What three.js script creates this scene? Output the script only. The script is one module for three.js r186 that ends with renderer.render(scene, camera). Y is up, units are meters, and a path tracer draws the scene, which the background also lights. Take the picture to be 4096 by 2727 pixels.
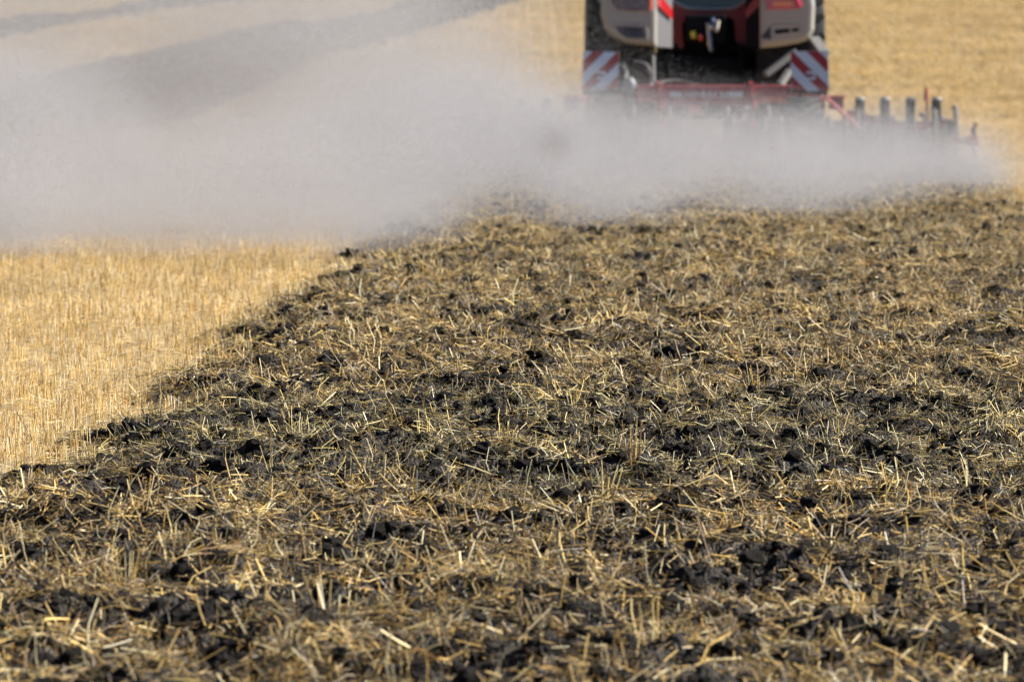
import * as THREE from 'three';
import { Sky } from 'three/addons/objects/Sky.js';
import { RoundedBoxGeometry } from 'three/addons/geometries/RoundedBoxGeometry.js';
import { mergeGeometries } from 'three/addons/utils/BufferGeometryUtils.js';
import { FontLoader } from 'three/addons/loaders/FontLoader.js';
import { TextGeometry } from 'three/addons/geometries/TextGeometry.js';
import { createNoise2D, createNoise3D } from 'simplex-noise';

// ------------------------------------------------------------------ camera, sky, sun, exposure
const scene = new THREE.Scene();
const EYE = 1.65, PITCH = 3.18 * Math.PI / 180, FPX = 22755;          // a long lens held at eye height; FPX is its length in photo pixels
const camera = new THREE.PerspectiveCamera(2 * Math.atan(1363.5 / FPX) * 180 / Math.PI, 4096 / 2727, 0.5, 3000);
camera.position.set(0, EYE, 0);
camera.rotation.set(-PITCH, 0, 0);
camera.focus = 22.6;
camera.userData.fStop = 7;

const SUN = new THREE.Vector3(0.82, 0.56, -0.17).normalize();
const sky = new Sky();
sky.scale.setScalar(2000);
const su = sky.material.uniforms;
su.sunPosition.value.copy(SUN); su.turbidity.value = 5; su.rayleigh.value = 0.9; su.mieCoefficient.value = 0.005; su.mieDirectionalG.value = 0.8;
scene.add(sky);
scene.environmentIntensity = 0.1;
const sun = new THREE.DirectionalLight(new THREE.Color(1, 0.91, 0.77), 5);
sun.name = 'sun';
sun.position.copy(SUN).multiplyScalar(150).add(new THREE.Vector3(0, 0, -60));
sun.target.position.set(0, 0, -60);
sun.castShadow = true; sun.shadow.mapSize.set(4096, 4096);
Object.assign(sun.shadow.camera, { left: -70, right: 70, top: 70, bottom: -70, near: 1, far: 400 });
scene.add(sun, sun.target);

const renderer = new THREE.WebGLRenderer({ antialias: true });
renderer.toneMapping = THREE.LinearToneMapping;
renderer.toneMappingExposure = 2.15;
renderer.shadowMap.enabled = true;

// ------------------------------------------------------------------ helpers
let seed = 20240817;
const rnd = () => { seed = (seed + 0x6d2b79f5) | 0; let t = Math.imul(seed ^ (seed >>> 15), 1 | seed); t = (t + Math.imul(t ^ (t >>> 7), 61 | t)) ^ t; return ((t ^ (t >>> 14)) >>> 0) / 4294967296; };
const rr = (a, b) => a + (b - a) * rnd();
const gauss = () => Math.sqrt(-2 * Math.log(1 - rnd() * 0.99999)) * Math.cos(2 * Math.PI * rnd());
const pick = (a) => a[Math.floor(rnd() * a.length)];
const N2 = createNoise2D(rnd), M2 = createNoise2D(rnd), N3 = createNoise3D(rnd);
const clamp = (x, a = 0, b = 1) => Math.min(b, Math.max(a, x));
const smooth = (a, b, x) => { const t = clamp((x - a) / (b - a)); return t * t * (3 - 2 * t); };
const V = (x, y, z) => new THREE.Vector3(x, y, z);
const lin = (r, g, b) => new THREE.Color().setRGB(r, g, b);
const table = (pts) => (x) => {
  if (x <= pts[0][0]) return pts[0][1];
  for (let i = 1; i < pts.length; i++) if (x <= pts[i][0]) { const [a, A] = pts[i - 1], [b, B] = pts[i]; return A + (B - A) * (x - a) / (b - a); }
  return pts[pts.length - 1][1];
};
const taken = new Map();
const numbered = (n) => { const k = taken.get(n) ?? 0; taken.set(n, k + 1); return k ? `${n}_${String(k).padStart(3, '0')}` : n; };
function place(o, name, data, parent = scene) {
  o.name = parent === scene ? numbered(name) : name;
  Object.assign(o.userData, data || {});
  o.castShadow = true; o.receiveShadow = true;
  parent.add(o);
  return o;
}
const part = (name, geometry, material, parent) => place(new THREE.Mesh(geometry, material), name, null, parent);
const mat = (r, g, b, roughness = 0.6, extra = {}) => new THREE.MeshPhysicalMaterial({ color: lin(r, g, b), roughness, ...extra });

// ------------------------------------------------------------------ the lie of the land (d = metres ahead of the camera)
const softplus = (x, w) => w * Math.log1p(Math.exp(x / w));
const land = (x, d) => 0.046 * softplus(d - 80, 7) + 0.012 * smooth(75, 140, d) * (-x) + 0.02 * N2(x * 0.12, d * 0.05) * smooth(9, 20, d) + 0.35 * smooth(85, 140, d) * N2(x * 0.03 + 9, d * 0.02);
const edgeL = table([[5, -1.95], [14, -1.9], [20, -1.82], [25, -1.73], [31, -1.53], [41, -1.12], [53, -0.97], [66, -0.97], [72, -0.95]]);
const edgeR = table([[5, 3.3], [25, 3.6], [44, 4.25], [53, 4.72], [60, 5.15], [66, 5.44], [72, 5.5]]);
const wobble = (x, d) => 0.2 * N2(d * 0.7, 3.3) + 0.17 * M2(d * 2.3, x * 0.4);
const tilledness = (x, d) => { const w = wobble(x, d); return smooth(-0.1, 0.5, x - edgeL(d) - w) * smooth(-0.1, 0.5, edgeR(d) + w - x) * (1 - smooth(65, 66.5, d)); };
// pixel of the photograph -> point at a distance, or on the ground
function at(px, py, d) {
  const a = Math.atan((1363.5 - py) / FPX) - PITCH;
  const k = Math.cos(Math.atan((1363.5 - py) / FPX));
  return V((px - 2048) / FPX * k / Math.cos(a) * d, EYE + Math.tan(a) * d, -d);
}
function onGround(px, py, lift = 0) {
  let lo = 8, hi = 600;
  for (let d = 8; d < 600; d *= 1.01) { const p = at(px, py, d); if (p.y < land(p.x, d) + lift) { hi = d; break; } lo = d; }
  for (let i = 0; i < 24; i++) { const m = (lo + hi) / 2, p = at(px, py, m); if (p.y < land(p.x, m) + lift) hi = m; else lo = m; }
  return at(px, py, hi);
}
const clods = (x, d) => 0.045 * N2(x * 0.9, d * 0.9) + 0.038 * M2(x * 2.6 + 5, d * 2.6) + 0.042 * Math.abs(N2(x * 6.3 + 40, d * 6.3)) + 0.026 * Math.abs(M2(x * 14, d * 14 + 7)) + 0.012 * Math.abs(N2(x * 34, d * 34)) + 0.006 * M2(x * 70, d * 70) - 0.03;
const soilTop = (x, d) => { const e = tilledness(x, d); return land(x, d) - 0.05 + e * (0.085 + clods(x, d) * smooth(0.1, 0.9, e)); };
const coarseTop = (x, d) => land(x, d) - 0.05 + tilledness(x, d) * (0.085 + 0.045 * N2(x * 0.9, d * 0.9) + 0.038 * M2(x * 2.6 + 5, d * 2.6) + 0.055 * Math.abs(N2(x * 6.3 + 40, d * 6.3)));

// ------------------------------------------------------------------ computed textures: colour grain of soil and of stubble ground
function grain(size, paint) {
  const data = new Uint8Array(size * size * 4);
  for (let y = 0; y < size; y++) for (let x = 0; x < size; x++) {
    const c = paint(x / size, y / size), i = (y * size + x) * 4;
    for (let k = 0; k < 3; k++) data[i + k] = Math.round(255 * Math.pow(clamp(c[k]), 1 / 2.2));
    data[i + 3] = 255;
  }
  const t = new THREE.DataTexture(data, size, size);
  t.colorSpace = THREE.SRGBColorSpace; t.wrapS = t.wrapT = THREE.RepeatWrapping; t.magFilter = THREE.LinearFilter; t.minFilter = THREE.LinearMipmapLinearFilter; t.needsUpdate = true;
  return t;
}
const soilMap = grain(512, (u, v) => { const n = 0.5 + 0.5 * N2(u * 60, v * 60), m = 0.5 + 0.5 * M2(u * 9, v * 9), q = rnd(); const k = 0.7 + 0.35 * m + 0.2 * n; return q > 0.985 ? [0.26, 0.2, 0.11] : [0.036 * k, 0.0305 * k, 0.0255 * k]; });
const crumbBump = grain(512, (u, v) => { const n = 0.5 + 0.5 * N2(u * 90, v * 90), m = Math.abs(M2(u * 38, v * 38)), k = 0.4 * n + 0.45 * m + 0.15 * rnd(); return [k, k, k]; });
const strawGroundMap = grain(1024, (u, v) => { const n = 0.5 + 0.5 * N2(u * 160, v * 40), m = 0.5 + 0.5 * M2(u * 14, v * 14), q = rnd(), k = 0.75 + 0.3 * m + 0.3 * n * q; return [0.33 * k, 0.24 * k, 0.115 * k]; });
const soilMat = new THREE.MeshPhysicalMaterial({ map: soilMap, roughness: 0.95, specularIntensity: 0.3, bumpMap: crumbBump, bumpScale: 0.02 });
const strawGroundMat = new THREE.MeshPhysicalMaterial({ map: strawGroundMap, roughness: 0.9, specularIntensity: 0.3 });

function sheet(rows, cols, point, uvScale) {                                // point(u, v) -> Vector3
  const pos = new Float32Array((rows + 1) * (cols + 1) * 3), uv = new Float32Array((rows + 1) * (cols + 1) * 2), index = new Uint32Array(rows * cols * 6);
  for (let j = 0, n = 0; j <= rows; j++) for (let i = 0; i <= cols; i++, n++) {
    const p = point(i / cols, j / rows);
    pos.set([p.x, p.y, p.z], n * 3); uv.set([p.x * uvScale, -p.z * uvScale], n * 2);
  }
  for (let j = 0, n = 0; j < rows; j++) for (let i = 0; i < cols; i++, n += 6) {
    const a = j * (cols + 1) + i, b = a + 1, c = a + cols + 1, d = c + 1;
    index.set([a, b, d, a, d, c], n);
  }
  const g = new THREE.BufferGeometry();
  g.setAttribute('position', new THREE.BufferAttribute(pos, 3)); g.setAttribute('uv', new THREE.BufferAttribute(uv, 2)); g.setIndex(new THREE.BufferAttribute(index, 1));
  g.computeVertexNormals();
  return g;
}

// the stubble field's ground, one sheet over the rise and on to the skyline
place(new THREE.Mesh(sheet(520, 220, (u, v) => {
  const s = (u - 0.5) * 2, x = s * (14 + 500 * Math.pow(Math.abs(s), 3)), d = -30 + 150 * v + 1100 * Math.pow(v, 5);
  return V(x, land(x, d) - 0.012 - 0.13 * smooth(0.03, 0.2, tilledness(x, d)), -d);
}, 0.25), strawGroundMat), 'stubble_field_ground', { kind: 'structure', label: 'straw covered ground of the harvested field rising behind the tractor', category: 'ground' });

// the freshly tilled strip
place(new THREE.Mesh(sheet(1700, 330, (u, v) => {
  const d = 10 * Math.pow(67 / 10, v), a = Math.max(edgeL(d) - 0.5, -0.1 * d - 1.6), b = Math.min(edgeR(d) + 0.5, 0.1 * d + 1.6), x = a + (b - a) * u;
  return V(x, soilTop(x, d) - (tilledness(x, d) < 0.02 ? 0.05 : 0), -d);
}, 0.8), soilMat), 'tilled_soil', { kind: 'structure', label: 'dark freshly tilled soil with crumbly clods behind the cultivator', category: 'soil' });

// older tilled strips that curve over the rise
function farStrip(upper, lower) {
  const U = upper.map((p) => onGround(...p)), L = lower.map((p) => onGround(...p));
  const along = (P, t) => { const k = clamp(t, 0, 0.9999) * (P.length - 1), i = Math.floor(k); return P[i].clone().lerp(P[i + 1], k - i); };
  place(new THREE.Mesh(sheet(260, 150, (u, v) => {
    const p = along(L, v).lerp(along(U, v), u), edge = smooth(0, 0.1, u) * smooth(0, 0.1, 1 - u);
    p.x += 0.35 * N2(p.z * 0.7, u * 2 + 3); 
    p.y = land(p.x, -p.z) - 0.05 + edge * (0.1 + 0.05 * N2(p.x * 1.1, p.z * 1.1) + 0.02 * Math.abs(M2(p.x * 5, p.z * 5)));
    return p;
  }, 0.5), soilMat), 'tilled_strip', { kind: 'structure', label: 'older tilled strip curving over the rise', category: 'soil' });
  return [...U, ...L.reverse()];
}
const inside = (poly, x, z) => { let c = false; for (let i = 0, j = poly.length - 1; i < poly.length; j = i++) { const a = poly[i], b = poly[j]; if ((a.z > z) !== (b.z > z) && x < (b.x - a.x) * (z - a.z) / (b.z - a.z) + a.x) c = !c; } return c; };
const strips = [
  farStrip([[-700, 420], [-200, 360], [0, 330], [240, 280], [400, 232], [640, 190], [900, 128], [1080, 88], [1370, 72], [1560, 48], [1640, -30]], [[-700, 640], [-200, 600], [0, 575], [240, 550], [500, 535], [650, 515], [850, 450], [1010, 370], [1250, 240], [1700, 130], [2150, -20]]),
  farStrip([[-600, 120], [0, 76], [130, 62], [290, 62], [440, 48], [600, -10]], [[-600, 230], [0, 160], [150, 126], [330, 90], [660, 42], [1100, -10]]),
];

// ------------------------------------------------------------------ straw
class Straws {
  constructor() { this.p = []; this.n = []; this.c = []; this.i = []; }
  add(p0, dir, len, w, bend, col, flat = 0.6, segs = 2) {
    const up = Math.abs(dir.y) < 0.9 ? V(0, 1, 0) : V(1, 0, 0), s = V(0, 0, 0).crossVectors(dir, up).normalize(), t = V(0, 0, 0).crossVectors(s, dir), a0 = rr(0, 6.28), sides = 3;
    const su_ = s.clone().multiplyScalar(Math.cos(a0)).addScaledVector(t, Math.sin(a0)), sv = V(0, 0, 0).crossVectors(dir, su_), base = this.p.length / 3, kink = rr(0.3, 0.7);
    for (let k = 0; k <= segs; k++) {
      const f = k / segs, ff = segs === 2 && k === 1 ? kink : f, c = p0.clone().addScaledVector(dir, len * ff).addScaledVector(su_, bend * len * 4 * ff * (1 - ff));
      const shade = 1 + 0.12 * (rnd() - 0.5);
      for (let j = 0; j < sides; j++) {
        const an = j / sides * 6.2832, x = Math.cos(an), y = Math.sin(an), taper = 1 - 0.15 * f;
        this.p.push(c.x + (su_.x * x + sv.x * y * flat) * w * 0.5 * taper, c.y + (su_.y * x + sv.y * y * flat) * w * 0.5 * taper, c.z + (su_.z * x + sv.z * y * flat) * w * 0.5 * taper);
        const nn = su_.clone().multiplyScalar(x).addScaledVector(sv, y); this.n.push(nn.x, nn.y, nn.z);
        this.c.push(col[0] * shade, col[1] * shade, col[2] * shade);
      }
    }
    for (let k = 0; k < segs; k++) for (let j = 0; j < sides; j++) {
      const a = base + k * sides + j, b = base + k * sides + (j + 1) % sides;
      this.i.push(a, b, b + sides, a, b + sides, a + sides);
    }
  }
  build() {
    const g = new THREE.BufferGeometry();
    g.setAttribute('position', new THREE.Float32BufferAttribute(this.p, 3)); g.setAttribute('normal', new THREE.Float32BufferAttribute(this.n, 3)); g.setAttribute('color', new THREE.Float32BufferAttribute(this.c, 3));
    g.setIndex(this.i);
    return g;
  }
}
const GOLD = [0.64, 0.43, 0.145], PALE = [0.77, 0.57, 0.215], WHITE = [0.83, 0.715, 0.44], GREY = [0.28, 0.215, 0.135], BROWN = [0.24, 0.15, 0.07], DARK = [0.06, 0.047, 0.035], OCHRE = [0.56, 0.35, 0.1];
const strawMat = new THREE.MeshPhysicalMaterial({ color: 0xffffff, vertexColors: true, roughness: 0.42, specularIntensity: 1 });
const litterTones = [GOLD, GOLD, GOLD, PALE, PALE, PALE, WHITE, WHITE, GREY, BROWN, DARK, DARK, DARK, OCHRE];
function litterTuft(n, radius, lo, hi, wLo, wHi, steep) {
  const s = new Straws();
  for (let k = 0; k < n; k++) {
    const a = rr(0, 6.2832), tilt = rnd() < steep ? rr(0.3, 1.4) : rr(-0.12, 0.3), dir = V(Math.cos(a) * Math.cos(tilt), Math.sin(tilt), Math.sin(a) * Math.cos(tilt)), len = lo + (hi - lo) * Math.pow(rnd(), 1.7), r = radius * Math.sqrt(rnd()), q = rr(0, 6.2832);
    const p0 = V(r * Math.cos(q), rr(-0.006, 0.022), r * Math.sin(q));
    if (tilt < 0.3) p0.addScaledVector(dir, -len / 2); else p0.y -= 0.02;
    s.add(p0, dir, len, rr(wLo, wHi), rnd() < 0.16 ? rr(-0.16, 0.16) : rr(-0.02, 0.02), pick(litterTones), rr(0.25, 0.85));
  }
  return s.build();
}
function scatter(parent, name, geometries, spots, material) {               // spots: [matrix, colour]
  const per = geometries.map(() => []);
  spots.forEach((s) => per[Math.floor(rnd() * geometries.length)].push(s));
  geometries.forEach((g, k) => {
    if (!per[k].length) return;
    const im = new THREE.InstancedMesh(g, material, per[k].length);
    per[k].forEach(([m, c], i) => { im.setMatrixAt(i, m); if (c) im.setColorAt(i, c); });
    place(im, name, { kind: 'stuff' }, parent);
  });
}
const frame = new THREE.Matrix4(), turn = new THREE.Quaternion(), lean = new THREE.Quaternion(), UPV = V(0, 1, 0);
function stand(p, normal, yaw, scale) {
  lean.setFromUnitVectors(UPV, normal); turn.setFromAxisAngle(UPV, yaw);
  return new THREE.Matrix4().compose(p, lean.clone().multiply(turn), scale);
}
const inView = (x, d, m = 0.9) => Math.abs(x) < 0.093 * d + m;

const litter = place(new THREE.Group(), 'straw_litter', { kind: 'stuff', label: 'loose chopped straw strewn over the dark tilled soil', category: 'straw' });
{
  const long = [], fine = [];
  for (let k = 0; k < 20; k++) long.push(litterTuft(15, 0.085, 0.028, 0.135, 0.0028, 0.006, 0.26));
  for (let k = 0; k < 8; k++) fine.push(litterTuft(34, 0.085, 0.015, 0.07, 0.001, 0.0028, 0.34));
  const spots = (perM2) => {
    const out = [];
    for (let d0 = 10.5; d0 < 66; d0 += 0.5) {
      const a = Math.max(edgeL(d0) - 0.5, -0.093 * d0 - 0.9), b = Math.min(edgeR(d0) + 0.5, 0.093 * d0 + 0.9), n = Math.round((b - a) * 0.5 * perM2 * (d0 > 58 ? 0.5 : 1));
      for (let k = 0; k < n; k++) {
        const x = rr(a, b), d = d0 + rnd() * 0.5, e = tilledness(x, d);
        if (e < 0.2 && rnd() > 0.14 + 4 * e) continue;
        const patch = 0.41 + 0.42 * N2(x * 0.9 + 20, d * 0.9) + 0.46 * M2(x * 3.4, d * 3.4 + 30);
        if (rnd() > (e < 0.65 ? Math.max(0.85, 0.16 + patch) : 0.24 + 0.92 * patch)) continue;
        const h = 0.05, nx = (coarseTop(x - h, d) - coarseTop(x + h, d)) / (2 * h), nz = (coarseTop(x, d + h) - coarseTop(x, d - h)) / (2 * h), nrm = V(nx * 0.9, 1, nz * 0.9).normalize();
        const tone = (0.55 + 0.7 * rnd()) * (0.86 + 0.3 * N2(x * 0.7, d * 0.7 + 60) + 0.26 * M2(x * 3.4, d * 3.4 + 30)), band = smooth(18.6, 20, d + 0.5 * N2(x, 3)) * (1 - smooth(23.5, 25.5, d + 0.5 * N2(x, 9))), warm = rr(-0.06, 0.06) - 0.09 * band, s = rr(0.75, 1.25) * (1 - 0.18 * band);
        out.push([stand(V(x, soilTop(x, d) + rr(0, 0.018), -d), nrm, rr(0, 6.28), V(s, s, s)), lin(tone * 1.07 * (1 + warm), tone * 1.02, tone * 0.9 * (1 - warm))]);
      }
    }
    return out;
  };
  scatter(litter, 'long_straw', long, spots(122), strawMat);
  scatter(litter, 'chaff', fine, spots(122), strawMat);
}
const crumbMat = new THREE.MeshPhysicalMaterial({ map: soilMap, roughness: 0.96, specularIntensity: 0.25, bumpMap: crumbBump, bumpScale: 0.02 });
function clodShape(seedShift, detail, rough) {
  const g = new THREE.IcosahedronGeometry(1, detail), p = g.attributes.position, v = V(0, 0, 0);
  for (let i = 0; i < p.count; i++) {
    v.fromBufferAttribute(p, i).normalize();
    const k = 1 + rough * (0.55 * N3(v.x * 1.3 + seedShift, v.y * 1.3, v.z * 1.3) + 0.3 * Math.abs(N3(v.x * 3.1, v.y * 3.1 + seedShift, v.z * 3.1)) + 0.14 * N3(v.x * 7, v.y * 7, v.z * 7 + seedShift));
    p.setXYZ(i, v.x * k, v.y * k * 0.72, v.z * k);
  }
  g.computeVertexNormals();
  return g;
}
{
  const shapes = [0, 1, 2, 3].map((k) => clodShape(k * 11.3, 1, 0.9)), spots = [];
  for (let k = 0; k < 85000; k++) {
    const d = 10.5 + 52 * Math.pow(rnd(), 1.1), x = rr(Math.max(edgeL(d) - 0.15, -0.093 * d - 0.9), Math.min(edgeR(d) + 0.15, 0.093 * d + 0.9));
    if (tilledness(x, d) < 0.55) continue;
    const s = 0.005 + 0.028 * Math.pow(rnd(), 3.2);
    spots.push([stand(V(x, soilTop(x, d) + s * 0.25, -d), V(rr(-0.4, 0.4), 1, rr(-0.4, 0.4)).normalize(), rr(0, 6.28), V(s, s, s)), null]);
  }
  const crumbs = place(new THREE.Group(), 'soil_crumbs', { kind: 'stuff', label: 'small dark crumbs of soil scattered over the tilled strip', category: 'soil' });
  scatter(crumbs, 'crumb', shapes, spots, crumbMat);
}

// standing stubble in drill rows
const stubble = place(new THREE.Group(), 'stubble', { kind: 'stuff', label: 'golden standing stubble cut short in rows across the field', category: 'stubble' });
{
  const row = (n, len, tones) => {
    const s = new Straws();
    for (let k = 0; k < n; k++) {
      const a = rr(0, 6.28), tilt = Math.abs(gauss()) * 0.13, dir = V(Math.cos(a) * Math.sin(tilt), Math.cos(tilt), Math.sin(a) * Math.sin(tilt));
      s.add(V(gauss() * 0.022, -0.01, (k / n - 0.5) * len + rr(-0.01, 0.01)), dir, rr(0.045, 0.1), rr(0.0024, 0.0042), rr(-0.02, 0.02), pick(tones), rr(0.6, 1));
    }
    for (let k = 0; k < n * 0.5; k++) { const a = rr(0, 6.28), t = rr(-0.05, 0.25); s.add(V(rr(-0.07, 0.07), rr(0, 0.02), rr(-0.5, 0.5) * len), V(Math.cos(a) * Math.cos(t), Math.sin(t), Math.sin(a) * Math.cos(t)), rr(0.04, 0.16), rr(0.002, 0.0045), rr(-0.05, 0.05), pick(tones), 0.6); }
    return s.build();
  };
  const tones = [GOLD, GOLD, PALE, PALE, PALE, WHITE, WHITE, OCHRE, GREY], shapes = [];
  for (let k = 0; k < 14; k++) shapes.push(row(24, 0.3, tones));
  const spots = [];
  const step = 0.3, gap = 0.125;
  for (let d0 = 10.5; d0 < 138; d0 += step) {
    const half = 0.093 * d0 + 0.9;
    for (let x0 = Math.ceil(-half / gap) * gap; x0 < half; x0 += gap) {
      const d = d0 + rr(-0.05, 0.05), x = x0 + 0.05 * Math.sin(d * 0.05) + rr(-0.012, 0.012), e = tilledness(x, d);
      if (d < 67 && x > edgeL(d) - 0.3 && x < edgeR(d) + 0.3 && e > 0.04 + 0.8 * Math.pow(rnd(), 2.2)) continue;
      if (d > 70 && strips.some((s) => inside(s, x, -d))) continue;
      const far = d > 82 && rnd() < 0.85; if (far && Math.round(x0 / gap) % 2) continue;
      if (rnd() < 0.1 + 0.12 * N2(x * 0.6, d * 0.6)) continue;
      const tone = (0.86 + 0.3 * rnd()) * (1 + 0.12 * N2(x * 0.5 + 70, d * 0.25) + 0.1 * N2(x * 0.04, d * 0.35)) * 0.98, s = rr(0.85, 1.15);
      spots.push([stand(V(x, land(x, d) - 0.012, -d), UPV, rr(-0.12, 0.12) + (rnd() < 0.5 ? Math.PI : 0), V(far ? s * 2 : s, s * rr(0.8, 1.15), 1)), lin(tone, tone * 0.985, tone * 1.06)]);
    }
  }
  scatter(stubble, 'stubble_row', shapes, spots, strawMat);
}

// ------------------------------------------------------------------ bunches and clods that can be told apart
const clodShapes = [0, 1, 2, 3, 4].map((k) => clodShape(100 + k * 7.7, 4, 0.9));
const clodLabel = { label: 'dark crumbly soil clod standing proud among the straw', category: 'clod', group: 'large clods on the tilled strip' };
for (const [px, py, size, note] of [[435, 1608, 0.05, 'dark clod on the border between golden standing stubble and tilled soil'], [835, 1680, 0.07], [1322, 1462, 0.075], [1935, 1552, 0.07], [2055, 1508, 0.06], [2425, 1905, 0.075, 'dark clod beside the dense brown bunch of stalks'], [1705, 2030, 0.065], [2460, 2348, 0.062], [3235, 2548, 0.06], [1025, 2228, 0.05], [2610, 2176, 0.055], [3985, 1565, 0.1], [3960, 838, 0.1, 'larger of two dark clods at the strip edge below the outermost share'], [3900, 862, 0.08, 'smaller of two dark clods at the strip edge below the outermost share'], [2660, 1462, 0.075], [1690, 1240, 0.09], [3440, 2150, 0.05], [600, 1715, 0.06], [2640, 1560, 0.06], [3860, 1345, 0.09], [1400, 1010, 0.09], [360, 2330, 0.045], [2080, 2600, 0.05], [3600, 2350, 0.05], [3030, 1700, 0.06], [2350, 1110, 0.09]]) {
  const p = onGround(px, py, 0.06), o = place(new THREE.Mesh(pick(clodShapes), crumbMat), 'soil_clod', note ? { label: note, category: 'clod', group: clodLabel.group } : clodLabel);
  o.position.set(p.x, soilTop(p.x, -p.z) - size * 0.05, p.z); o.scale.setScalar(size * 0.85); o.rotation.set(rr(-0.5, 0.5), rr(0, 6.28), rr(-0.5, 0.5));
}
const bunchLabel = { label: 'bunch of upright straw stubble left standing in the tilled soil', category: 'stubble', group: 'upright stubble bunches on the tilled strip' };
function bunch(px, py, n, spread, tones, data, tall = 1) {
  const p = onGround(px, py, 0.05), t = place(new THREE.Group(), 'stubble_bunch', data);
  t.position.set(p.x, soilTop(p.x, -p.z) - 0.015, p.z);
  for (let k = 0; k < n; k++) {
    const s = new Straws(), a = rr(0, 6.28), tilt = Math.abs(gauss()) * spread, r = 0.035 * Math.sqrt(rnd());
    s.add(V(r * Math.cos(a), 0, r * Math.sin(a)), V(Math.cos(a) * Math.sin(tilt), Math.cos(tilt), Math.sin(a) * Math.sin(tilt)), rr(0.05, 0.16) * tall, rr(0.003, 0.005), rr(-0.03, 0.03), pick(tones), 0.8, 3);
    part('stalk', s.build(), strawMat, t);
  }
}
for (const [px, py, n] of [[1690, 1760, 6], [2000, 1830, 9], [2410, 2010, 8], [2310, 1640, 8], [2700, 1610, 7], [500, 2350, 9], [400, 2290, 8], [760, 2160, 9], [560, 2080, 10], [2220, 1620, 7], [3350, 1740, 7], [3900, 1980, 10], [2760, 2160, 8], [1500, 1950, 7], [1090, 1890, 6], [3080, 2200, 9], [3500, 2420, 8], [860, 1560, 9], [1180, 1720, 7], [3020, 1570, 8], [1980, 2430, 8], [1320, 2480, 8], [2630, 2600, 8], [3760, 2250, 8]]) bunch(px, py, n, 0.42, [GOLD, PALE, PALE, WHITE, OCHRE], bunchLabel);
bunch(2530, 1885, 16, 0.12, [BROWN, OCHRE, BROWN, GOLD], { label: 'dense brown bunch of close upright stalks beside a dark clod', category: 'stubble' }, 1.05);

// ------------------------------------------------------------------ the tractor
const M = {
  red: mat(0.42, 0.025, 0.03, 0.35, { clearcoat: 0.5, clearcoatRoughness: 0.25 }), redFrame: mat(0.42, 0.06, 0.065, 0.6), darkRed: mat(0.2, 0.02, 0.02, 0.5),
  beige: mat(0.34, 0.315, 0.27, 0.4, { clearcoat: 0.3, clearcoatRoughness: 0.3 }), black: mat(0.01, 0.0105, 0.012, 0.8, { specularIntensity: 0.12 }), rubber: mat(0.016, 0.016, 0.017, 0.8, { specularIntensity: 0.4 }), steel: mat(0.5, 0.49, 0.47, 0.35, { metalness: 0.9 }), grey: mat(0.26, 0.26, 0.27, 0.5),
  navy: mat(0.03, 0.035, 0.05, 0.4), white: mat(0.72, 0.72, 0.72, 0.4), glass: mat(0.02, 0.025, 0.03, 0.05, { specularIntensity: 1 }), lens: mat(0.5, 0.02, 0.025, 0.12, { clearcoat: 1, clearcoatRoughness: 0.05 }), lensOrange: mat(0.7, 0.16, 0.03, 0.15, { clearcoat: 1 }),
  lensDark: mat(0.09, 0.008, 0.014, 0.12, { clearcoat: 1, clearcoatRoughness: 0.05 }),
  cheek: mat(0.16, 0.16, 0.165, 0.6),
  yellow: mat(0.7, 0.55, 0.06, 0.5), blue: mat(0.04, 0.08, 0.22, 0.6), reflector: mat(0.85, 0.11, 0.05, 0.2, { clearcoat: 1 }), rim: mat(0.6, 0.57, 0.5, 0.5), dusty: mat(0.14, 0.13, 0.12, 0.9), dustyRubber: mat(0.075, 0.07, 0.066, 0.9),
};
const box = (w, h, d, x, y, z, r = 0.01) => { const g = new RoundedBoxGeometry(w, h, d, 2, Math.min(r, w / 2.1, h / 2.1, d / 2.1)); g.translate(x, y, z); return g; };
function tube(points, r, seg = 14) { return new THREE.TubeGeometry(new THREE.CatmullRomCurve3(points), seg, r, 8); }
function bar(a, b, w, h = w) { const g = new RoundedBoxGeometry(w, h, a.distanceTo(b), 2, Math.min(w, h) * 0.2), m = new THREE.Matrix4().lookAt(a, b, Math.abs(b.clone().sub(a).normalize().y) > 0.95 ? V(1, 0, 0) : UPV); m.setPosition(a.clone().add(b).multiplyScalar(0.5)); return g.applyMatrix4(m); }
function rod(a, b, r, n = 16) { const g = new THREE.CylinderGeometry(r, r, a.distanceTo(b), n); g.applyQuaternion(new THREE.Quaternion().setFromUnitVectors(UPV, b.clone().sub(a).normalize())); const c = a.clone().add(b).multiplyScalar(0.5); return g.translate(c.x, c.y, c.z); }
function panel(points, depth, bevel, z) { const s = new THREE.Shape(points.map(([x, y]) => new THREE.Vector2(x, y))); const g = new THREE.ExtrudeGeometry(s, { depth, bevelEnabled: bevel > 0, bevelThickness: bevel, bevelSize: bevel, bevelOffset: -bevel, bevelSegments: 3, curveSegments: 10 }); return g.translate(0, 0, z); }

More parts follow.
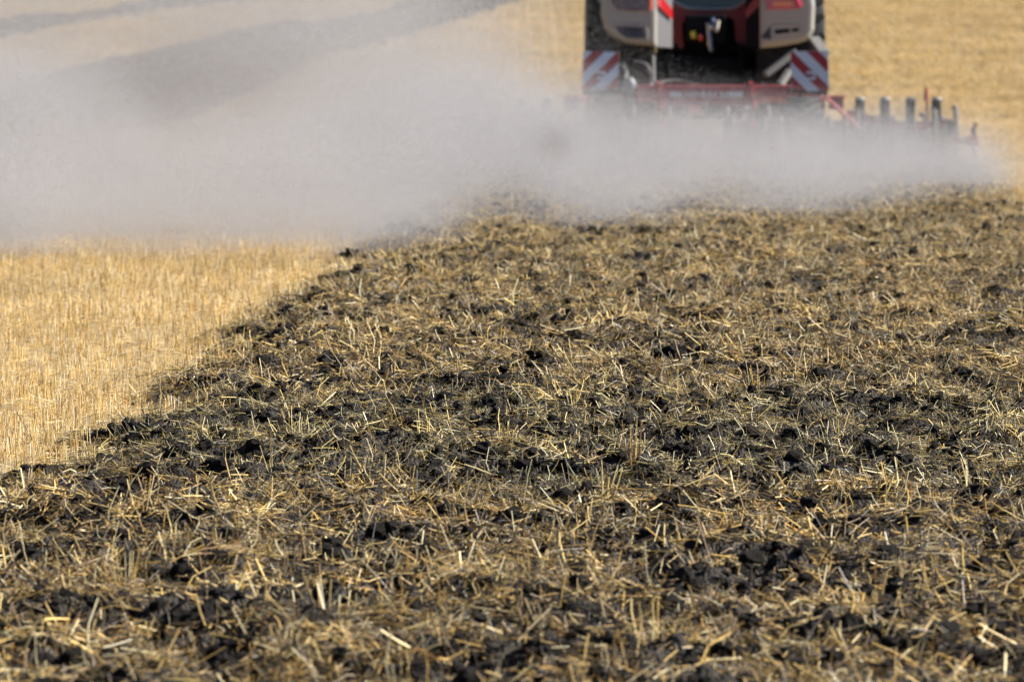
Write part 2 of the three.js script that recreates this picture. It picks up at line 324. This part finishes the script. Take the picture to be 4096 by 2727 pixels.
function tyreShape(R, W, hub) {
  const prof = [[hub, -W * 0.42], [R * 0.72, -W * 0.5], [R * 0.88, -W * 0.5], [R * 0.955, -W * 0.44], [R * 0.965, -W * 0.2], [R * 0.97, 0], [R * 0.965, W * 0.2], [R * 0.955, W * 0.44], [R * 0.88, W * 0.5], [R * 0.72, W * 0.5], [hub, W * 0.42]].map(([r, y]) => new THREE.Vector2(r, y));
  return new THREE.LatheGeometry(prof, 64).rotateZ(Math.PI / 2);            // its axle along x
}
function lugs(R, W, n, parent, material) {
  const list = [];
  for (let k = 0; k < n; k++) for (const s of [-1, 1]) {
    const g = new RoundedBoxGeometry(W * 0.56, R * 0.06, R * 0.075, 1, R * 0.012);
    g.rotateY(s * 0.62); g.translate(s * W * 0.25, R * 0.985, 0); g.rotateX((k + (s > 0 ? 0.5 : 0)) / n * 6.2832);
    list.push(g);
  }
  return part('tread_lugs', mergeGeometries(list), material, parent);
}
function wheel(parent, x, y, z, R, W, n, material = M.rubber) {
  const w = place(new THREE.Group(), 'wheel', null, parent);
  w.position.set(x, y, z);
  part('tyre', tyreShape(R, W, R * 0.5), material, w);
  lugs(R, W, n, w, material);
  const rim = new THREE.LatheGeometry([[0.02, -0.1], [R * 0.2, -0.1], [R * 0.24, -0.02], [R * 0.44, 0.03], [R * 0.5, W * 0.36], [R * 0.55, W * 0.42]].map(([r, h]) => new THREE.Vector2(r, h)), 40).rotateZ(x < 0 ? Math.PI / 2 : -Math.PI / 2);
  part('rim', rim, M.rim, w);
  return w;
}

const DT = 70.5, TX = at(2828, 100, DT).x;
const tractor = place(new THREE.Group(), 'tractor', { label: 'red tractor with beige rear mudguards and black tyres pulling the cultivator', category: 'tractor' });
tractor.position.set(TX, land(TX, DT), -DT);
const tp = (px, py, z = 0) => { const p = at(px, py, DT - z); return V(p.x - TX, p.y - land(TX, DT), z); };   // photo pixel -> tractor axes, z metres towards the camera
const txy = (px, py) => { const p = tp(px, py); return [p.x, p.y]; };
{
  for (const s of [-1, 1]) {
    wheel(tractor, s * 1.06, 1.03, -1.2, 1.03, 0.86, 22);
    wheel(tractor, s * 1.0, 0.78, -4.2, 0.78, 0.6, 20);
  }
  // mudguards: a rear face with a dark plate coloured as a shaded hollow, an angled inner cheek, and the arch over the tyre
  const gl = place(new THREE.Group(), 'mudguard', null, tractor), gr = place(new THREE.Group(), 'mudguard', null, tractor);
  part('rear_face', panel([[2410, -60], [2405, 60], [2418, 110], [2440, 143], [2500, 172], [2560, 182], [2630, 186], [2630, -60]].map((p) => txy(...p)), 0.3, 0.075, -0.355), M.beige, gl);
  part('rear_face', panel([[3040, -60], [3040, 193], [3110, 188], [3200, 172], [3240, 158], [3258, 120], [3262, 20], [3250, -60]].map((p) => txy(...p)), 0.3, 0.075, -0.355), M.beige, gr);
  // inner cheeks turn in towards the cab, their far edge 0.45 m ahead
  const quad = (a, b, c, d, t) => { const g = new THREE.BufferGeometry(), n = V(0, 0, 0).crossVectors(b.clone().sub(a), d.clone().sub(a)).normalize().multiplyScalar(-t), P = [a, b, c, d, ...[a, b, c, d].map((v) => v.clone().add(n))]; g.setAttribute('position', new THREE.Float32BufferAttribute(P.flatMap((v) => [v.x, v.y, v.z]), 3)); g.setIndex([0, 1, 2, 0, 2, 3, 4, 6, 5, 4, 7, 6, 0, 4, 5, 0, 5, 1, 1, 5, 6, 1, 6, 2, 2, 6, 7, 2, 7, 3, 3, 7, 4, 3, 4, 0]); const o = g.toNonIndexed(); o.computeVertexNormals(); return o; };
  part('inner_cheek', quad(tp(2622, 187, -0.03), tp(2690, 191, -0.22), tp(2690, -60, -0.22), tp(2622, -60, -0.03), 0.02), M.cheek, gl);
  part('stripe', quad(tp(2628, 20, -0.026), tp(2689, 78, -0.2), tp(2689, 40, -0.2), tp(2628, -40, -0.026), 0.004).translate(0.006, 0, 0.008), M.lens, gl);
  part('inner_cheek', quad(tp(2984, 191, -0.22), tp(3046, 192, -0.03), tp(3046, -60, -0.03), tp(2984, -60, -0.22), 0.02), M.black, gr);  // painted black for the shade on this side, unlike the left cheek
  part('stripe', quad(tp(2985, 78, -0.2), tp(3044, 20, -0.026), tp(3044, -40, -0.026), tp(2985, 40, -0.2), 0.004).translate(-0.006, 0, 0.008), M.darkRed, gr);  // stripe red darkened for the same shade
  const lip = (pts, r, parent, m) => part('recess_lip', tube(pts.map((p) => tp(p[0], p[1], 0.018)), r, 40), m, parent);
  part('recess_shade', panel([[2460, 104], [2573, 110], [2581, 154], [2505, 152], [2474, 130]].map((p) => txy(...p)), 0.01, 0.004, 0.012), M.navy, gl);  // dark plate on the face, its colour stands in for shade in a hollow
  lip([[2456, 103], [2500, 100], [2578, 105], [2588, 118], [2590, 158]], 0.018, gl, M.beige);
  part('recess_shade', panel([[3042, 152], [3082, 103], [3085, 158]].map((p) => txy(...p)), 0.01, 0.004, 0.012), M.navy, gr);  // again a dark plate coloured as shade
  part('rib', rod(tp(3090, 108, 0.022), tp(3092, 162, 0.022), 0.016), M.beige, gr);
  lip([[3090, 100], [3150, 100], [3200, 104], [3208, 118], [3200, 134]], 0.014, gr, M.beige);
  part('badge', panel([[3100, 119], [3160, 114], [3160, 130], [3101, 136]].map((p) => txy(...p)), 0.008, 0.002, 0.016), M.black, gr);
  part('badge', panel([[3168, 115], [3195, 111], [3196, 124], [3168, 128]].map((p) => txy(...p)), 0.008, 0.002, 0.016), M.black, gr);
  for (const [s, g] of [[-1, gl], [1, gr]]) {
    const ring_ = new THREE.LatheGeometry([[1.1, -0.33], [1.13, -0.34], [1.13, 0.34], [1.1, 0.33]].map(([r, h]) => new THREE.Vector2(r, h)), 48, 0.8, 1.45);
    ring_.rotateZ(Math.PI / 2); part('arch', ring_.translate(s * 1.0, 1.05, -1.2), M.beige, g);
  }
  // tail lamps set into the guards
  const lampL = part('tail_lamp', panel([[2440, -60], [2448, 10], [2470, 36], [2520, 44], [2592, 44], [2592, -60]].map((p) => txy(...p)), 0.03, 0.01, 0.0), M.lensDark, gl);
  part('lamp_edge', rod(tp(2604, -60, 0.025), tp(2602, 40, 0.025), 0.02), M.reflector, lampL);
  const lampR = part('tail_lamp', panel([[3066, -60], [3070, 38], [3160, 38], [3200, 34], [3214, 20], [3190, -60]].map((p) => txy(...p)), 0.03, 0.01, 0.0), M.lens, gr);
  part('lamp_edge', tube([tp(3072, -60, 0.04), tp(3073, 0, 0.04), tp(3078, 36, 0.04)], 0.02), M.lens, lampR);
  part('lamp_edge', tube([tp(3176, -60, 0.04), tp(3184, -10, 0.04), tp(3200, 26, 0.04)], 0.03), M.lens, lampR);
  part('lamp_bar', box(0.24, 0.07, 0.02, tp(3130, 14).x, tp(3130, 14).y, 0.042, 0.008), M.lensOrange, lampR);

  // cab: red rear wall with an arch cut for the linkage, curved sill, glass, pillars, roof
  const cab = place(new THREE.Group(), 'cab', null, tractor);
  part('rear_wall', panel([[2680, -10], [2680, 190], [2742, 190], [2738, 100], [2752, 74], [2790, 64], [2920, 64], [2945, 80], [2955, 190], [2996, 190], [2996, -10], [2960, 22], [2920, 34], [2760, 34], [2718, 22]].map((p) => txy(...p)), 0.05, 0.012, -0.75), M.darkRed, cab);  // red darkened in the colour for the shade between the guards
  part('window_sill', tube([[2676, -16], [2705, 10], [2745, 30], [2800, 34], [2880, 34], [2935, 30], [2968, 10], [2998, -16]].map((p) => tp(p[0], p[1], -0.68)), 0.022, 40), M.grey, cab);
  const y0 = tp(2828, 30).y;
  part('rear_window', box(1.25, 1.3, 0.02, 0, y0 + 0.66, -0.78), M.glass, cab);
  for (const s of [-1, 1]) {
    part('side_window', box(0.02, 1.3, 1.5, s * 0.76, y0 + 0.66, -1.6), M.glass, cab);
    for (const z of [-0.8, -2.38]) part('pillar', box(0.09, 1.36, 0.09, s * 0.75, y0 + 0.66, z), M.black, cab);
  }
  part('windscreen', box(1.4, 1.3, 0.02, 0, y0 + 0.66, -2.4), M.glass, cab);
  part('roof', box(1.75, 0.26, 1.95, 0, y0 + 1.46, -1.6, 0.1), M.red, cab);
  part('floor', box(1.5, 0.1, 1.7, 0, y0 - 0.05, -1.62, 0.02), M.black, cab);
  part('seat', mergeGeometries([box(0.5, 0.14, 0.5, 0, y0 + 0.3, -1.6, 0.05), box(0.5, 0.7, 0.14, 0, y0 + 0.66, -1.32, 0.05)]), M.black, cab);
  part('cavity_shade', box(1.2, 1.1, 0.06, 0, 1.25, -0.9, 0.01), M.black, cab);  // added black sheet that stands in for the shade inside the cavity
  const bonnet = part('bonnet', box(0.95, 0.75, 2.6, 0, 1.55, -3.75, 0.14), M.red, tractor);
  part('grille', box(0.8, 0.6, 0.02, 0, 1.55, -5.06), M.black, bonnet);
  part('exhaust', rod(V(0.62, 1.5, -2.6), V(0.62, 3.0, -2.6), 0.07), M.steel, tractor);
  part('chassis', box(0.95, 0.78, 4.6, 0, 0.79, -2.9, 0.05), M.black, tractor);
  part('rear_axle', rod(V(-1.3, 1.03, -1.2), V(1.3, 1.03, -1.2), 0.2, 24), M.black, tractor);
  part('front_axle', rod(V(-1.1, 0.78, -4.2), V(1.1, 0.78, -4.2), 0.12, 24), M.black, tractor);
  // linkage and hydraulics behind the cab
  const hitch = place(new THREE.Group(), 'linkage', null, tractor);
  part('valve_block', box(0.5, 0.34, 0.2, tp(2830, 100).x, tp(2830, 115).y, -0.5, 0.03), M.black, hitch);
  for (const s of [-1, 1]) {
    part('lower_link', bar(V(s * 0.42, 0.62, -0.9), V(s * 0.5, 0.5, 0.35), 0.07, 0.1), M.grey, hitch);
    part('lift_rod', rod(V(s * 0.45, 1.28, -0.55), V(s * 0.48, 0.55, -0.1), 0.035), M.black, hitch);
    part('lift_arm', bar(V(s * 0.3, 1.3, -0.9), V(s * 0.46, 1.3, -0.5), 0.09), M.black, hitch);
  }
  part('top_link', rod(tp(2832, 95, -0.4), tp(2846, 205, -0.2), 0.025), M.steel, hitch);
  part('link_end', new THREE.SphereGeometry(0.05, 16, 12).translate(...tp(2842, 108, -0.36).toArray()), M.steel, hitch);
  part('coupler', rod(tp(2773, 128, -0.35), tp(2775, 150, -0.32), 0.03), M.yellow, hitch);
  part('coupler', rod(tp(2802, 142, -0.35), tp(2803, 158, -0.32), 0.028), M.reflector, hitch);
  part('coupler', rod(tp(2838, 162, -0.33), tp(2839, 182, -0.3), 0.026), M.yellow, hitch);
  part('coupler', rod(tp(2850, 74, -0.38), tp(2852, 92, -0.36), 0.03), M.blue, hitch);
  part('coupler', rod(tp(2872, 82, -0.36), tp(2866, 126, -0.33), 0.026), M.rim, hitch);
  part('drawbar', box(0.12, 0.12, 1.4, 0, 0.48, -0.3, 0.02), M.black, hitch);
}

// ------------------------------------------------------------------ the cultivator
const DC = 66, CX = at(2820, 400, DC).x;
const cultivator = place(new THREE.Group(), 'cultivator', { label: 'red folding cultivator with striped warning boards working the soil in dust', category: 'cultivator' });
cultivator.position.set(CX, land(CX, DC), -DC);
const cp = (px, py, z = 0) => { const p = at(px, py, DC - z); return V(p.x - CX, p.y - land(CX, DC), z); };
const cxy = (px, py) => { const p = cp(px, py); return [p.x, p.y]; };
const flip = (v) => V(-v.x, v.y, v.z);
{
  const K = cultivator;
  part('rear_beam', bar(cp(2545, 353), cp(3292, 353), 0.08, 0.075), M.redFrame, K);
  part('front_beam', bar(cp(2545, 372, -1.5), cp(3292, 372, -1.5), 0.12), M.redFrame, K);
  part('middle_beam', bar(cp(2545, 390, -3.0), cp(3292, 390, -3.0), 0.12), M.redFrame, K);
  for (const px of [2700, 2940]) part('long_beam', bar(cp(px, 375, -0.05), V(cp(px, 375).x * 0.7, 0.75, -3.4), 0.1), M.redFrame, K);
  part('draw_tongue', bar(V(0, 0.72, -3.0), V(0, 0.55, -4.6), 0.16), M.redFrame, K);
  const plate = part('name_plate', box(cp(2995, 0).x - cp(2652, 0).x, cp(0, 366).y - cp(0, 424).y, 0.02, cp(2823, 0).x, (cp(0, 366).y + cp(0, 424).y) / 2, 0.05, 0.004), M.redFrame, K);
  const font = await new FontLoader().loadAsync('fonts/droid/droid_sans_bold.typeface.json');
  const word = new TextGeometry('HORSCH', { font, size: 0.062, depth: 0.004, curveSegments: 5 });
  word.computeBoundingBox(); const ww = word.boundingBox.max.x, want = cp(2908, 0).x - cp(2736, 0).x;
  word.scale(want / ww, 1, 1); word.translate(cp(2736, 0).x, cp(0, 388).y, 0.0615);
  part('lettering', word, M.white, plate);
  for (const [a, b] of [[2682, 2728], [2914, 2972]]) part('white_panel', box(cp(b, 0).x - cp(a, 0).x, 0.058, 0.004, (cp(a, 0).x + cp(b, 0).x) / 2, cp(0, 377).y, 0.064, 0.001), M.white, plate);
  for (const px of [2634, 3004]) part('post', bar(cp(px, 338, 0.06), cp(px, 520, 0.06), 0.048), M.redFrame, K);
  for (const [px, py] of [[2652, 424], [3019, 424], [3019, 492], [2652, 492]]) part('reflector', new THREE.SphereGeometry(1, 18, 12).scale(0.034, 0.058, 0.012).translate(...cp(px, py, 0.1).toArray()), M.reflector, K);
  for (const px of [2634, 3004]) part('post_cap', rod(cp(px - 8, 338, 0.06), cp(px + 8, 338, 0.06), 0.035), M.redFrame, K);
  // warning boards
  const stripes = (dir) => {
    const c = document.createElement('canvas'); c.width = c.height = 256; const g = c.getContext('2d');
    g.fillStyle = '#d9dde4'; g.fillRect(0, 0, 256, 256); g.fillStyle = '#a5141d';
    g.save(); if (dir < 0) { g.translate(256, 0); g.scale(-1, 1); }
    for (const k of [-0.93, -0.26, 0.42, 1.1]) { g.beginPath(); const o = k * 256, w = 84; g.moveTo(o, 0); g.lineTo(o + w, 0); g.lineTo(o + w + 262, 256); g.lineTo(o + 262, 256); g.fill(); }
    g.restore();
    g.fillStyle = '#d4d6da'; g.fillRect(104, 128, 62, 56); g.fillStyle = '#8a2430'; g.fillRect(104, 146, 46, 20);
    const t = new THREE.CanvasTexture(c); t.colorSpace = THREE.SRGBColorSpace; t.magFilter = THREE.LinearFilter; return t;
  };
  const board = (pxs, dir, yaw, label) => {
    const b = place(new THREE.Group(), 'warning_board', { label }, K), a = cp(pxs[0], pxs[2], 0.12), e = cp(pxs[1], pxs[3], 0.12), w = e.x - a.x, h = a.y - e.y;
    b.position.set((a.x + e.x) / 2, (a.y + e.y) / 2, 0.12); b.rotation.y = yaw; b.rotation.z = dir * 0.035;
    part('plate', box(w, h, 0.012, 0, 0, 0, 0.004), M.steel, b);
    part('striped_film', new THREE.PlaneGeometry(w - 0.006, h - 0.006).translate(0, 0, 0.009), new THREE.MeshPhysicalMaterial({ map: stripes(dir), roughness: 0.35 }), b);
    part('bracket', bar(V(-dir * 0.12, -h / 2 - 0.06, -0.05), V(-dir * 0.12, h / 2 - 0.03, -0.03), 0.04, 0.03), M.black, b);
  };
  board([2330, 2476, 206, 362], -1, 0.12, 'dust dimmed red and white board');
  board([3166, 3316, 204, 366], 1, -0.1, 'clean red and white board');
  part('board_arm', bar(cp(3150, 364, 0.1), cp(3312, 372, 0.1), 0.05, 0.04), M.black, K);
  part('board_arm', bar(cp(2330, 372, 0.1), cp(2490, 364, 0.1), 0.05, 0.04), M.black, K);
  part('lamp_housing', new THREE.SphereGeometry(0.08, 24, 16).scale(0.95, 1.15, 0.7).translate(...cp(2518, 340, 0.02).toArray()), M.grey, K);
  // hoses and hydraulic arms
  part('hose', tube([cp(2540, 250, -0.8), cp(2580, 258, -0.7), cp(2606, 300, -0.5), cp(2604, 345, -0.1)], 0.026, 30), M.dusty, K);
  part('hose', tube([cp(2488, 262, -0.6), cp(2505, 285, -0.5), cp(2500, 320, -0.2)], 0.022, 20), M.dusty, K);
  part('hose', tube([cp(2612, 350, 0), cp(2660, 325, -0.2), cp(2720, 322, -0.3), cp(2790, 340, -0.2), cp(2840, 350, 0)], 0.012, 30), M.dusty, K);
  part('stay', rod(cp(2613, 225, -0.6), cp(2616, 330, -0.2), 0.022), M.dusty, K);
  part('fold_arm', bar(cp(3185, 205, -0.8), cp(3060, 300, -0.6), 0.075), M.dusty, K);
  part('fold_arm', bar(cp(3160, 282, -0.5), cp(3118, 345, -0.2), 0.075), M.dusty, K);
  part('guard_plate', bar(cp(3255, 150, -1.6), cp(3300, 215, -1.4), 0.16, 0.04), M.dusty, K);
  // everything that the two wings have alike
  const sides = [[1, (v) => v], [-1, flip]];
  for (const [s, f] of sides) {
    const w = wheel(K, f(cp(3221, 500, 0.28)).x, 0.36, 0.28 - 0.4, 0.4, 0.4, 18, M.dustyRubber);
    w.name = 'transport_wheel';
    part('wheel_arm', bar(f(cp(3290, 395, 0)), f(cp(3240, 470, 0)), 0.06), M.redFrame, K);
    part('fold_ram', rod(f(cp(3304, 388, 0.02)), f(cp(3445, 520, -0.3)), 0.021), M.redFrame, K);
    part('hinge_bracket', box(0.17, 0.15, 0.2, f(cp(3355, 0)).x, cp(0, 414).y, -0.4, 0.015), M.darkRed, K);
    part('hinge_cap', box(0.2, 0.02, 0.22, f(cp(3355, 0)).x, cp(0, 387).y, -0.4, 0.006), M.redFrame, K);
    const top = [[3390, 440], [3480, 462], [3560, 478], [3620, 492], [3690, 492], [3750, 482], [3800, 480]].map((p) => f(cp(p[0], p[1], -0.55)));
    for (let i = 0; i < top.length - 1; i++) part('wing_beam', bar(top[i], top[i + 1], 0.09, 0.09).translate(0, -0.035, 0), M.redFrame, K);
    part('wing_end_plate', panel([[3790, 478], [3822, 478], [3834, 500], [3838, 565], [3790, 565]].map((p) => { const v = f(cp(p[0], p[1])); return [v.x, v.y]; }), 0.05, 0.01, -0.5), M.dusty, K);
    for (const px of [3440, 3541, 3643, 3747]) {
      const t = f(cp(px, 394, -0.5)), u = f(cp(px, 540, -0.5)), spring = place(new THREE.Group(), 'spring_pot', null, K);
      spring.position.copy(u);
      const H = t.y - u.y;
      part('sleeve', new THREE.CylinderGeometry(0.052, 0.052, H, 24).translate(0, H / 2, 0), M.black, spring);
      const coil = []; for (let q = 0; q <= 120; q++) { const a = q / 120 * 6.2832 * 9; coil.push(V(0.057 * Math.cos(a), 0.02 + (H - 0.05) * q / 120, 0.057 * Math.sin(a))); }
      part('coil', new THREE.TubeGeometry(new THREE.CatmullRomCurve3(coil), 180, 0.009, 6), M.black, spring);
      part('cap', new THREE.CylinderGeometry(0.05, 0.06, 0.03, 24).translate(0, H, 0), M.grey, spring);
    }
    const pole = part('marker_pole', rod(f(cp(3713, 480, -0.5)), f(cp(3708, 350, -0.5)), 0.016), M.redFrame, K);
    part('marker_grip', rod(f(cp(3706, 365, -0.49)), f(cp(3704, 400, -0.49)), 0.02), M.darkRed, pole);
    part('pole_clamp', box(0.07, 0.05, 0.05, f(cp(3700, 462)).x, cp(0, 462).y, -0.5), M.black, K);
    // the outermost share on its own bracket
    part('end_bracket', box(0.14, 0.115, 0.1, f(cp(3898, 0)).x, cp(0, 565).y, -0.2, 0.012), M.red, K);
    part('end_beam', bar(f(cp(3800, 560, -0.3)), f(cp(3880, 566, -0.22)), 0.07), M.redFrame, K);
    part('end_clamp', box(0.05, 0.1, 0.06, f(cp(3904, 0)).x, cp(0, 528).y, -0.2, 0.01), M.black, K);
    part('end_pin', rod(f(cp(3898, 512, -0.18)), f(cp(3908, 492, -0.18)), 0.026), M.darkRed, K);
    part('end_tine', tube([f(cp(3896, 580, -0.2)), f(cp(3902, 610, -0.17)), f(cp(3914, 640, -0.13)), f(cp(3922, 660, -0.1))], 0.032, 16), M.grey, K);
    part('end_share', bar(f(cp(3922, 648, -0.1)), f(cp(3908, 668, -0.04)), 0.05, 0.02), M.dusty, K);
    for (const [x, z] of [[0.35, -2.6], [0.8, -1.6], [1.3, -2.4], [1.8, -0.7], [2.2, -1.5], [2.7, -0.7], [3.0, -1.4]]) part('tine', tube([V(s * x, 0.62, z), V(s * x, 0.6, z + 0.25), V(s * x, 0.3, z + 0.36), V(s * x, 0.02, z + 0.08)], 0.03, 20), M.dusty, K);
    const roller = part('packer_roller', rod(V(s * 0.25, 0.27, -0.9), V(s * 2.9, 0.27, -0.9), 0.2, 28), M.dusty, K);
    for (let q = 0; q < 14; q++) part('packer_ring', new THREE.TorusGeometry(0.24, 0.03, 8, 28).rotateY(Math.PI / 2).translate(s * (0.35 + q * 0.19), 0.27, -0.9), M.dusty, roller);
  }
  part('hydraulic_block', box(0.15, 0.04, 0.1, cp(3098, 0).x, cp(0, 392).y, 0.02, 0.01), M.lensOrange, K);
  part('step_frame', mergeGeometries([bar(cp(3082, 487, 0.05), cp(3128, 487, 0.05), 0.022), bar(cp(3082, 528, 0.05), cp(3128, 528, 0.05), 0.022), bar(cp(3082, 487, 0.055), cp(3082, 528, 0.055), 0.02), bar(cp(3128, 487, 0.055), cp(3128, 528, 0.055), 0.02)]), M.darkRed, K);
}

// ------------------------------------------------------------------ dust: clouds of fine flakes that the sun lights and that shade one another
function puff(n, size) {
  const p = new Float32Array(n * 9), v = V(0, 0, 0), q = new THREE.Quaternion();
  for (let k = 0; k < n; k++) {
    let x, y, z; do { x = gauss(); y = gauss(); z = gauss(); } while (x * x + y * y + z * z > 7.5);
    q.set(gauss(), gauss(), gauss(), gauss()).normalize();
    const s = size * rr(0.6, 1.3);
    for (let j = 0; j < 3; j++) { v.set(Math.cos(j * 2.094), Math.sin(j * 2.094), 0).multiplyScalar(s * 0.577).applyQuaternion(q); p.set([x + v.x, y + v.y, z + v.z], k * 9 + j * 3); }
  }
  const g = new THREE.BufferGeometry(); g.setAttribute('position', new THREE.BufferAttribute(p, 3));
  g.setAttribute('normal', new THREE.BufferAttribute(new Float32Array(n * 9).map((_, i) => (i % 3 === 1 ? 1 : 0)), 3));   // specks this fine scatter alike whichever way they lie
  return g;
}
const dustMat = new THREE.MeshPhysicalMaterial({ color: lin(0.62, 0.61, 0.63), roughness: 1, specularIntensity: 0, transmission: 0.5, thickness: 0 });
const soilDustMat = new THREE.MeshPhysicalMaterial({ color: lin(0.15, 0.13, 0.095), roughness: 1, specularIntensity: 0 });
const puffs = [0, 1, 2].map(() => puff(36000, 0.0128));
const billow = (x, h, d) => 0.5 + 0.45 * N3(x * 0.36, h * 0.7, d * 0.16) + 0.3 * N3(x * 0.95 + 8, h * 1.6, d * 0.4);
{
  const cloud = place(new THREE.Group(), 'dust_cloud', { kind: 'stuff', label: 'pale grey dust billowing low from the cultivator across the field', category: 'dust' });
  const spots = [];
  const add = (x, h, d, s) => { h = Math.max(h, s * 0.55); spots.push([new THREE.Matrix4().compose(V(x, land(x, d) + h, -d), turn.setFromAxisAngle(UPV, rr(0, 6.28)).clone(), V(s * rr(0.85, 1.2), s * rr(0.7, 0.9), s)), null]); };
  // thick low bank: its near edge, its far edge and its top vary along x
  const near = table([[-9, 38.5], [-4, 38.5], [-1, 41.5], [1.5, 45], [3, 47.5], [4, 50.5], [4.7, 54], [5.4, 59]]), topH = table([[-9, 1.45], [-3.9, 1.3], [-3.5, 0.85], [-3.2, 0.5], [-2.2, 0.4], [-1.6, 0.75], [-0.7, 0.7], [0.5, 0.5], [1.8, 0.4], [3, 0.36], [3.75, 0.28], [4.4, 0.18], [5.3, 0.05]]);
  const topFar = table([[-9, 1.3], [-6, 1.15], [-4.6, 0.6], [-2.8, 0.5], [-1.6, 1.0], [-0.2, 1.2], [0.5, 1.1], [0.9, 0.85], [1.3, 0.5], [3.2, 0.38], [3.8, 0.34], [4.6, 0.26], [5.4, 0.06]]);
  for (let k = 0; k < 780;) {
    const x = rr(-9.5, 5.6), d = rr(37, 66), h = rr(0, 1.9), s = rr(0.22, 0.42);
    if (d < near(x) + 0.8 * N2(x * 0.9, 4) || x > edgeR(d) - 0.2) continue;
    const T = (d < 54 ? topH(x) : topFar(x)) * (0.75 + 0.5 * billow(x, 0, d));
    if (rnd() > (1 - smooth(T * 0.4, T * 1.1, h)) * smooth(0.04, 0.75, billow(x, h, d))) continue;
    add(x, h, d, s); k++;
  }
  for (let k = 0; k < 75; k++) { const x = rr(0.3, 4.9), n = near(x) + 1; const d = rr(n, Math.max(62, n + 2)); if (x < edgeR(d) - 0.2) add(x, 0.2 * rnd(), d, rr(0.16, 0.28)); }
  scatter(cloud, 'dust_puff', puffs, spots.splice(0), dustMat);
  // billows that stand out of the bank
  for (const [px, py, d, rad, n] of [[60, 420, 46, 0.42, 8], [250, 440, 46, 0.36, 8], [370, 560, 47, 0.32, 6], [-220, 440, 46, 0.5, 8], [560, 660, 47, 0.32, 5], [1050, 600, 50, 0.4, 5], [1250, 550, 52, 0.4, 6], [1500, 640, 52, 0.36, 5], [1750, 540, 56, 0.4, 6], [2050, 500, 58, 0.4, 6], [2280, 540, 58, 0.36, 5], [2450, 620, 57, 0.3, 5], [2700, 650, 56, 0.3, 5], [3000, 660, 57, 0.26, 5], [3350, 620, 60, 0.22, 4], [3600, 640, 60, 0.2, 4], [2390, 440, 62, 0.26, 4], [2660, 540, 62, 0.2, 3], [3050, 560, 63, 0.18, 3], [3260, 590, 62, 0.16, 2], [3480, 580, 63, 0.14, 2]])
    for (let k = 0; k < n; k++) { const p = at(px, py, d); add(p.x + gauss() * rad * 1.3, p.y + gauss() * rad * 0.5, d + gauss() * rad * 1.5, rr(0.18, 0.32)); }
  for (let k = 0; k < 60; k++) add(rr(-4.2, -0.5), 0.16 * rnd(), rr(39.5, 45), rr(0.18, 0.28));
  // thin veil that has drifted off to the left and up the rise
  for (let k = 0; k < 125;) {
    const x = rr(-14, 1.5), d = rr(60, 82), h = rr(0, 4.4), s = rr(0.7, 1.15);
    if (rnd() > (1 - smooth(-2.2, 1.3, x + (h - 1.2) * 0.6)) * (0.3 + 0.8 * billow(x, h, d)) * (1 - smooth(2.2, 4.4, h) * 0.6)) continue;
    add(x, h, d, s); k++;
  }
  scatter(cloud, 'dust_puff', [puff(110000, 0.0066)], spots.splice(0), dustMat);
  // swirls between the cultivator and the tractor
  for (let k = 0; k < 36; k++) add(rr(0.9, 3.9), 0.55 * rnd(), rr(71.5, 77), rr(0.22, 0.34));
  scatter(cloud, 'dust_puff', puffs, spots, dustMat);
  const clump = place(new THREE.Group(), 'thrown_soil', { kind: 'stuff', label: 'dark soil thrown up inside the dust beside the outermost share', category: 'soil' });
  const thrown = [];
  for (const [px, py, d, n] of [[3790, 580, 59, 14], [2200, 572, 50, 7]]) for (let k = 0; k < n; k++) { const p = at(px + gauss() * 35, py + gauss() * 14, d), s = rr(0.07, 0.13); thrown.push([new THREE.Matrix4().compose(p, turn.set(gauss(), gauss(), gauss(), gauss()).normalize().clone(), V(s, s, s)), null]); }
  scatter(clump, 'soil_spray', [puff(3500, 0.023)], thrown, soilDustMat);
}

console.log('built');
renderer.render(scene, camera);
